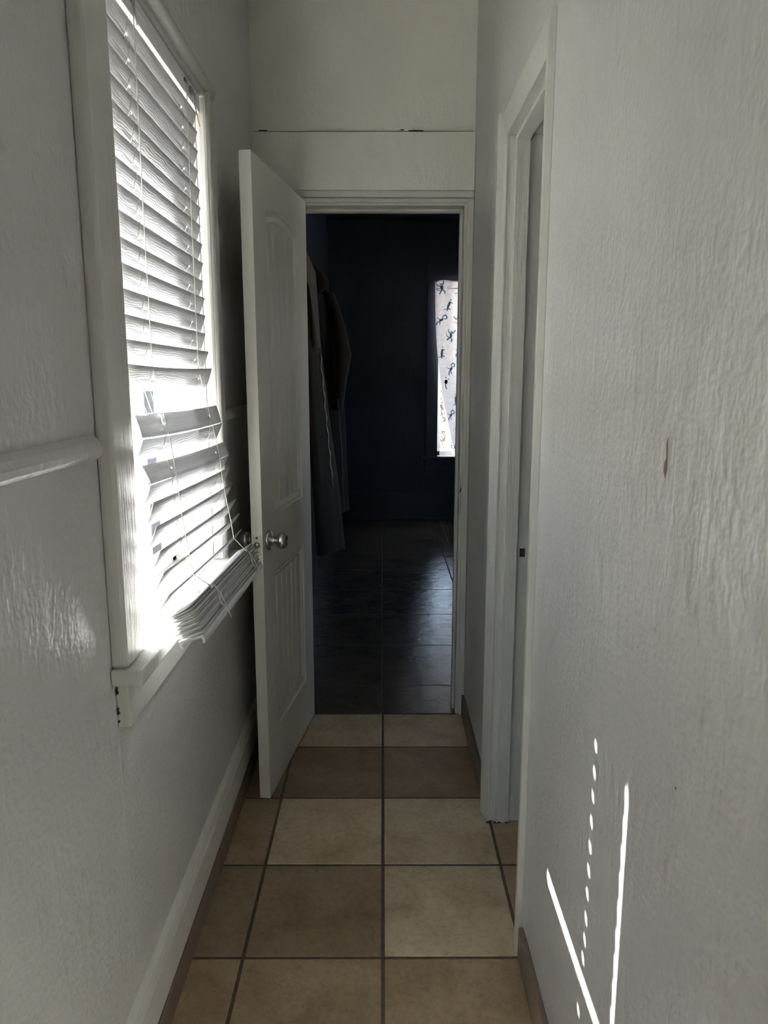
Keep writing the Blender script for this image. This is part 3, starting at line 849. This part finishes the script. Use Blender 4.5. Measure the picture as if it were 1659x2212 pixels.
# marks on the sunlit wall
g_ = [(XR - 0.0006, 0.875 + 2.0 * dy, z) for dy, z in ((0.0, 1.331), (0.0022, 1.322), (0.0012, 1.305), (0.0035, 1.298), (0.004, 1.288), (0.0008, 1.279), (-0.0015, 1.292), (-0.0008, 1.312))]
link_mesh('plaster_gouge', g_, [tuple(range(len(g_)))], 'gouge', wr)
random.seed(11)
for (yy, zz, r) in ((0.95, 1.86, 0.0022), (2.33, 1.33, 0.008), (1.20, 2.10, 0.002), (0.78, 0.93, 0.003)):
    pts = [(XR - 0.0006, yy + r * math.cos(a) * (0.7 + 0.5 * random.random()), zz + 0.6 * r * math.sin(a)) for a in [k * PI / 4 for k in range(8)]]
    link_mesh('paint_chip', pts, [tuple(range(8))], 'wall' if r > 0.005 else 'gouge', wr)

# ------------------------------------------------------------------ far bedroom window (window_2)
w2 = empty('window_2', ((FW[0] + FW[1]) / 2, YF, FW[2]))
tag(w2, 'bedroom window in a navy painted frame behind the printed curtain', 'window', kind='structure')
x0, x1, z0, z1 = FW
box('casing', (x0 - 0.115, YF - 0.022, z0), (x0, YF, z1 + 0.0), 'navy_trim', w2, bevel=0.004)
box('casing', (x1, YF - 0.022, z0), (x1 + 0.115, YF, z1 + 0.0), 'navy_trim', w2, bevel=0.004)
box('head_casing', (x0 - 0.12, YF - 0.024, z1), (x1 + 0.12, YF, z1 + 0.235), 'navy_trim', w2, bevel=0.004)
box('stool', (x0 - 0.165, YF - 0.06, z0 - 0.028), (x1 + 0.165, YF, z0), 'navy_trim', w2, bevel=0.004)
box('apron', (x0 - 0.12, YF - 0.02, z0 - 0.14), (x1 + 0.12, YF, z0 - 0.028), 'navy_trim', w2, bevel=0.003)
box('jamb', (x0 - 0.02, YF, z0), (x0, YF + 0.14, z1), 'rail_white', w2)
box('jamb', (x1, YF, z0), (x1 + 0.02, YF + 0.14, z1), 'rail_white', w2)
box('head_jamb', (x0 - 0.02, YF, z1), (x1 + 0.02, YF + 0.14, z1 + 0.02), 'rail_white', w2)
box('sill', (x0 - 0.02, YF, z0 - 0.02), (x1 + 0.02, YF + 0.16, z0), 'rail_white', w2)
for lo, hi in (((x0, YF + 0.06, z0), (x0 + 0.03, YF + 0.10, z1)), ((x1 - 0.03, YF + 0.06, z0), (x1, YF + 0.10, z1)), ((x0, YF + 0.06, z0), (x1, YF + 0.10, z0 + 0.045)),
               ((x0, YF + 0.06, z1 - 0.03), (x1, YF + 0.10, z1))):
    box('sash_bar', lo, hi, 'rail_white', w2, bevel=0.003)
box('pane', (x0 + 0.03, YF + 0.078, z0 + 0.045), (x1 - 0.03, YF + 0.082, z1 - 0.03), 'glass', w2)

# curtain: pulled aside, its left edge sweeping down to the right
CY = YF - 0.075
def curtain_pt(u, v, d=0.0):
    """u across 0..1, v down 0..1"""
    zt = 2.295 - 0.012 * u
    z = zt - v * 1.80
    left = 0.492 + 0.27 * (v ** 2.2)
    right = 1.52 - 0.20 * v
    x = left + (right - left) * u
    fold = 0.016 * math.sin(u * 30 + 1.2 * v) * (0.25 + 0.75 * v) + 0.018 * math.exp(-((u - 0.10 - 0.03 * v) / 0.05) ** 2) - 0.03 * max(0, 0.05 - u) * 20 * 0.6
    return Vector((x, CY - fold - d, z))
NU, NV = 90, 50
Vc = [curtain_pt(i / NU, j / NV) for j in range(NV + 1) for i in range(NU + 1)]
Fcs = [(j * (NU + 1) + i, j * (NU + 1) + i + 1, (j + 1) * (NU + 1) + i + 1, (j + 1) * (NU + 1) + i) for j in range(NV) for i in range(NU)]
curt = empty('curtain', (1.0, CY, 0.5))
tag(curt, 'white curtain printed with turquoise and purple monkeys, drawn off the bedroom window', 'curtain')
link_mesh('fabric', Vc, Fcs, 'curtain', curt, smooth=True)
box('hem', (0.50, CY - 0.004, 2.215), (1.50, CY + 0.006, 2.22), 'curtain', curt)
tube('rod', [(0.47, CY + 0.012, 2.285), (1.55, CY + 0.012, 2.275)], 0.008, 'rail_white', curt, n=8)
# little printed monkeys: strokes (polyline, half-width) in a unit cell, laid on the cloth
shapes = [
    [([(0, 0.25), (0.02, -0.15)], 0.13), ([(0.02, 0.42), (0.03, 0.30)], 0.13), ([(0, 0.15), (0.28, 0.38), (0.36, 0.62)], 0.05), ([(0, 0.15), (-0.25, 0.30), (-0.32, 0.58)], 0.05),
     ([(0, -0.15), (0.18, -0.38), (0.12, -0.6)], 0.06), ([(0, -0.15), (-0.2, -0.34), (-0.34, -0.52)], 0.06), ([(0, -0.2), (-0.35, -0.12), (-0.5, 0.1)], 0.035)],
    [([(-0.2, -0.2), (0.18, 0.3)], 0.11), ([(0.24, 0.42), (0.32, 0.46)], 0.10), ([(0.15, 0.2), (0.38, 0.1)], 0.05), ([(-0.2, -0.2), (0.02, -0.45)], 0.06), ([(-0.2, -0.2), (-0.32, -0.5)], 0.06),
     ([(-0.2, -0.2), (-0.45, -0.3), (-0.65, -0.26)], 0.035)],
    [([(-0.15, -0.1), (0.10, 0.15)], 0.12), ([(0.1, 0.15), (0.0, 0.42), (0.22, 0.58), (0.42, 0.42), (0.34, 0.22), (0.18, 0.18)], 0.055), ([(-0.15, -0.1), (-0.35, -0.4), (-0.3, -0.6)], 0.06),
     ([(-0.1, -0.12), (-0.05, -0.45)], 0.055), ([(-0.15, 0.0), (-0.45, 0.15)], 0.04)],
    [([(0, 0.3), (0, -0.1)], 0.17), ([(-0.1, 0.4), (-0.16, 0.55)], 0.05), ([(0.1, 0.4), (0.18, 0.5)], 0.05), ([(0, -0.1), (0.12, -0.4), (0.30, -0.55)], 0.05)],
]
def motif(u, v, sc, rot, kind, mat):
    V, Fc = [], []
    c, s = math.cos(rot), math.sin(rot)
    W = 0.95
    def put(p):
        x, y = p[0] * c - p[1] * s, p[0] * s + p[1] * c
        uu = u + x * sc / W; vv = v - y * sc / 1.8
        V.append(curtain_pt(max(0.002, min(0.998, uu)), max(0.003, min(0.997, vv)), 0.0025))
    for line, hw in shapes[kind]:
        pts = []
        for a, b in zip(line, line[1:]):
            for q in range(3): pts.append((a[0] + (b[0] - a[0]) * q / 3, a[1] + (b[1] - a[1]) * q / 3))
        pts.append(line[-1])
        n0 = len(V)
        for i, p in enumerate(pts):
            q0, q1 = pts[max(0, i - 1)], pts[min(len(pts) - 1, i + 1)]
            tx, ty = q1[0] - q0[0], q1[1] - q0[1]; L = math.hypot(tx, ty) or 1
            h = hw * (0.55 + 0.45 * math.sin(PI * min(max(i / (len(pts) - 1), 0.12), 0.88)))
            put((p[0] - ty / L * h, p[1] + tx / L * h)); put((p[0] + ty / L * h, p[1] - tx / L * h))
        for i in range(len(pts) - 1):
            Fc.append((n0 + 2 * i, n0 + 2 * i + 1, n0 + 2 * i + 3, n0 + 2 * i + 2))
    link_mesh('printed_monkey', V, Fc, mat, curt)
random.seed(5)
row = 0
v = 0.035
while v < 0.97:
    for c_ in range(6):
        u = 0.055 + c_ * 0.165 + (0.08 if row % 2 else 0) + 0.012 * random.uniform(-1, 1)
        if u > 0.97: continue
        pur = (row * 3 + c_ * 2) % 7 == 4
        motif(u, v + 0.010 * random.uniform(-1, 1), 0.098, random.uniform(-0.5, 0.5), 3 if pur else (row + c_) % 3, 'print_purple' if pur else 'print_blue')
    v += 0.082; row += 1

# ------------------------------------------------------------------ garments on the bedroom wall
def garment_body(name, rings, mat, parent, n=44, folds=7, amp=0.10, seed=1):
    """rings: (z, y centre, half-width along the wall, x at the wall, x of the outermost point)"""
    rnd = random.Random(seed)
    ph = [rnd.uniform(0, 6.28) for _ in range(3)]
    V, Fc = [], []
    for j, (z, yc, hw, xa, xb) in enumerate(rings):
        for k in range(n):
            a = 2 * PI * k / n
            fl = 1 + amp * (j / len(rings)) * (math.sin(folds * a + ph[0]) + 0.5 * math.sin((folds + 4) * a + ph[1] + j * 0.15)) 
            cx, hx = (xa + xb) / 2, (xb - xa) / 2
            x = cx + hx * math.cos(a) * fl; yy = yc + hw * math.sin(a) * fl
            V.append((max(x, BX0 + 0.003), yy, z + 0.006 * math.sin(3 * a + ph[2]) * (j / len(rings))))
    for j in range(len(rings) - 1):
        for k in range(n):
            Fc.append((j * n + k, j * n + (k + 1) % n, (j + 1) * n + (k + 1) % n, (j + 1) * n + k))
    Fc.append(tuple(range(n))); Fc.append(tuple(range((len(rings) - 1) * n, len(rings) * n)))
    return link_mesh(name, V, Fc, mat, parent, smooth=True)
WX = BX0 + 0.004
hooks = []
for q, (hy, hz) in enumerate(((3.66, 2.20), (3.98, 2.20), (4.30, 2.02))):
    hk = tube('wall_hook', [(BX0, hy, hz - 0.02), (BX0 + 0.02, hy, hz - 0.03), (BX0 + 0.045, hy, hz - 0.022), (BX0 + 0.055, hy, hz + 0.004)], 0.005, 'steel_dark', n=6)
    tag(hk, ['small metal coat hook holding the long black garment', 'small metal coat hook holding the grey-brown robe', 'small metal coat hook holding the dark hooded jacket'][q], 'hook', 'coat hooks on the navy bedroom wall')
ga = empty('long_coat', (WX, 3.66, 0.4))
tag(ga, 'long black coat hanging lowest, tucked behind the open door', 'coat')
garment_body('body', [(2.19, 3.66, 0.03, WX, -0.46), (2.05, 3.66, 0.09, WX, -0.43), (1.85, 3.66, 0.11, WX, -0.405), (1.5, 3.66, 0.115, WX, -0.395), (1.1, 3.66, 0.12, WX, -0.375), (0.7, 3.66, 0.125, WX, -0.355), (0.42, 3.66, 0.13, WX, -0.345)],
             'coat_black', ga, folds=6, seed=2)
tube('sleeve', [(-0.45, 3.57, 1.92), (-0.43, 3.545, 1.6), (-0.425, 3.54, 1.3), (-0.42, 3.55, 1.12)], [0.035, 0.05, 0.048, 0.04], 'coat_black', ga, n=10)
gb = empty('bathrobe', (WX, 3.98, 0.44))
tag(gb, 'grey-brown robe with a glinting lace edge hanging on the navy wall', 'robe')
garment_body('body', [(2.19, 3.98, 0.025, WX, -0.45), (2.08, 3.98, 0.07, WX, -0.42), (1.92, 3.98, 0.12, WX, -0.36), (1.6, 3.98, 0.12, WX, -0.335), (1.2, 3.98, 0.125, WX, -0.295), (0.85, 3.98, 0.13, WX, -0.255), (0.46, 3.98, 0.135, WX, -0.222)],
             'coat_grey', gb, folds=5, amp=0.07, seed=4)
link_mesh('lapel', [(-0.445, 3.91, 2.10), (-0.395, 3.93, 2.04), (-0.345, 3.93, 1.93), (-0.335, 3.905, 1.80), (-0.322, 3.90, 1.55), (-0.335, 3.885, 1.55), (-0.375, 3.87, 1.85), (-0.43, 3.88, 2.03)],
          [(0, 1, 6, 7), (1, 2, 3, 6), (3, 4, 5, 6)], 'lapel', gb, smooth=True)
zz = [1.52 - 0.03 * k for k in range(24)]
tube('lace_edge', [(-0.325 + 0.000 + (1.52 - z) * 0.085 + 0.004 * math.sin(k * 1.9), 3.865 - (1.52 - z) * 0.02, z) for k, z in enumerate(zz)],
     [0.004 + 0.0025 * (k % 2) for k in range(24)], 'lace', gb, n=5)
gc = empty('hooded_jacket', (WX, 4.30, 0.62))
tag(gc, 'dark brown and black jacket with one bulging sleeve, hanging beyond the robe', 'jacket')
garment_body('body', [(2.02, 4.30, 0.03, WX, -0.43), (1.94, 4.30, 0.10, WX, -0.335), (1.80, 4.30, 0.14, WX, -0.285), (1.5, 4.30, 0.15, WX, -0.245), (1.15, 4.30, 0.15, WX, -0.225), (0.8, 4.30, 0.15, WX, -0.215), (0.62, 4.30, 0.15, WX, -0.21)],
             'coat_black', gc, folds=6, amp=0.06, seed=8)
tube('sleeve', [(-0.30, 4.24, 1.86), (-0.255, 4.22, 1.68), (-0.225, 4.20, 1.52), (-0.245, 4.19, 1.40), (-0.26, 4.20, 1.22)], [0.03, 0.045, 0.05, 0.045, 0.032], 'coat_brown', gc, n=12)
tube('hood', [(-0.44, 4.22, 2.03), (-0.385, 4.20, 1.985), (-0.340, 4.19, 1.93), (-0.322, 4.19, 1.885), (-0.34, 4.20, 1.86)], [0.02, 0.032, 0.034, 0.028, 0.012], 'coat_brown', gc, n=10)
tube('zip_edge', [(-0.252, 4.155, 1.28), (-0.235, 4.15, 1.0), (-0.225, 4.15, 0.64)], 0.004, 'lapel', gc, n=5)

# ------------------------------------------------------------------ outdoors
gr = boxes('ground', [((-30, -30, -0.45), (30, 40, -0.30))], 'ground')
tag(gr, 'pale dry ground outside the windows', 'ground', kind='structure')
ev = box('shade_eave', (-1.13, YB, 2.60), (XL - T, YE2, 2.72), 'rail_white')  # added out of view; its reach sets where the sun cuts off
tag(ev, 'unseen roof eave added to cut the sun above the hallway window', 'roof', kind='structure')
fn = empty('shade_fence', (-1.95, -1.4, -0.30))  # added out of view, limits the skylight reaching the small window
tag(fn, 'unseen brown board fence added to cut skylight through the small window', 'fence', kind='structure')
k = 0
y = -3.5
while y < 1.2:
    box('board', (-1.96 + 0.006 * (k % 2), y, -0.30), (-1.93 + 0.006 * (k % 2), y + 0.138, 2.42 - 0.01 * (k % 3)), 'bark', fn, bevel=0.003, seg=1)
    y += 0.141; k += 1
for zz in (0.2, 1.9):
    box('rail', (-2.02, -3.5, zz), (-1.955, 1.2, zz + 0.08), 'bark', fn)
pil = box('shade_pilaster', (-1.02, WIN[1] + 0.015, -0.30), (XL - T - 0.03, WIN[1] + 0.20, 2.60), 'rail_white')  # added to block the sun from the window's far side
tag(pil, 'white pilaster added outside to shade the far side of the hallway window', 'wall', kind='structure')
pf = box('porch_floor', (-0.6, YF + 0.16, -0.29), (3.2, YF + 2.3, -0.06), 'concrete')
tag(pf, 'concrete porch slab outside the bedroom window', 'porch', kind='structure')
PYR = YF + 2.05
kw = empty('porch_knee_wall', (1.3, PYR, -0.06))
tag(kw, 'low pale brick wall below the white porch railing', 'wall', kind='structure')
box('mortar_core', (-0.6, PYR - 0.045, -0.06), (3.2, PYR + 0.045, 0.40), 'mortar', kw)
bsrc = None
for r in range(6):
    for k in range(17):
        xx = -0.6 + k * 0.222 + (0.111 if r % 2 else 0)
        if xx + 0.21 > 3.2: continue
        if bsrc is None:
            bsrc = box('brick', (xx + 0.005, PYR - 0.052, -0.055 + r * 0.076), (xx + 0.212, PYR + 0.052, 0.010 + r * 0.076), 'brick', kw, bevel=0.003, seg=1)
        else:
            o = bsrc.copy(); C.objects.link(o); o.parent = kw
            o.location = Vector((xx + 0.1085, PYR, -0.055 + r * 0.076)) - wloc(kw)
pr_ = empty('porch_railing', (1.3, PYR, 0.40))
tag(pr_, 'white wooden porch railing seen through the bedroom window', 'railing')
box('bottom_rail', (-0.6, PYR - 0.05, 0.40), (3.2, PYR + 0.05, 0.50), 'rail_white', pr_, bevel=0.006)
box('top_rail', (-0.6, PYR - 0.05, 0.74), (3.2, PYR + 0.05, 0.83), 'rail_white', pr_, bevel=0.006)
bs = None
for k in range(22):
    xx = -0.55 + k * 0.172
    if bs is None: bs = box('baluster', (xx - 0.032, PYR - 0.03, 0.49), (xx + 0.032, PYR + 0.03, 0.75), 'rail_white', pr_, bevel=0.004)
    else:
        o = bs.copy(); C.objects.link(o); o.parent = pr_; o.location = Vector((xx, PYR, 0.49)) - wloc(pr_)
rf = box('shade_porch_roof', (-3.2, YF + 0.14, 2.55), (3.4, YF + 2.5, 2.66), 'rail_white')  # added out of view, widened to shade the curtain and railing
tag(rf, 'unseen porch roof added to keep sun off the bedroom window', 'roof', kind='structure')
# flowering shrub beyond the railing
sh = empty('flowering_shrub', (1.0, PYR + 1.1, -0.30))
tag(sh, 'leggy flowering shrub with pink petals beyond the porch railing', 'shrub')
rnd = random.Random(21)
for k in range(7):
    a = rnd.uniform(0, 6.28)
    tube('stem', [(1.0 + 0.05 * math.cos(a), PYR + 1.1 + 0.05 * math.sin(a), -0.30), (1.0 + 0.25 * math.cos(a), PYR + 1.1 + 0.2 * math.sin(a), 0.5), (1.0 + 0.45 * math.cos(a), PYR + 1.1 + 0.3 * math.sin(a), 1.2 + 0.2 * rnd.random())],
         [0.02, 0.014, 0.006], 'bark', sh, n=6)
def scatter(name, num, mat, size, zlo, zhi, rad):
    V, Fc = [], []
    for k in range(num):
        a = rnd.uniform(0, 6.28); r = rad * math.sqrt(rnd.random())
        c = Vector((1.0 + r * math.cos(a), PYR + 1.1 + 0.6 * r * math.sin(a), rnd.uniform(zlo, zhi)))
        d1 = Vector((rnd.uniform(-1, 1), rnd.uniform(-1, 1), rnd.uniform(-1, 1))).normalized() * size
        d2 = d1.cross(Vector((rnd.uniform(-1, 1), rnd.uniform(-1, 1), rnd.uniform(-1, 1)))).normalized() * size * 0.45
        n0 = len(V); V += [c - d1, c + d2, c + d1, c - d2]; Fc.append((n0, n0 + 1, n0 + 2, n0 + 3))
    o = link_mesh(name, V, Fc, mat, sh); o['kind'] = 'stuff'
scatter('foliage', 900, 'leaf', 0.05, 0.35, 1.35, 0.62)
scatter('blossom', 70, 'pink', 0.035, 0.6, 1.3, 0.6)
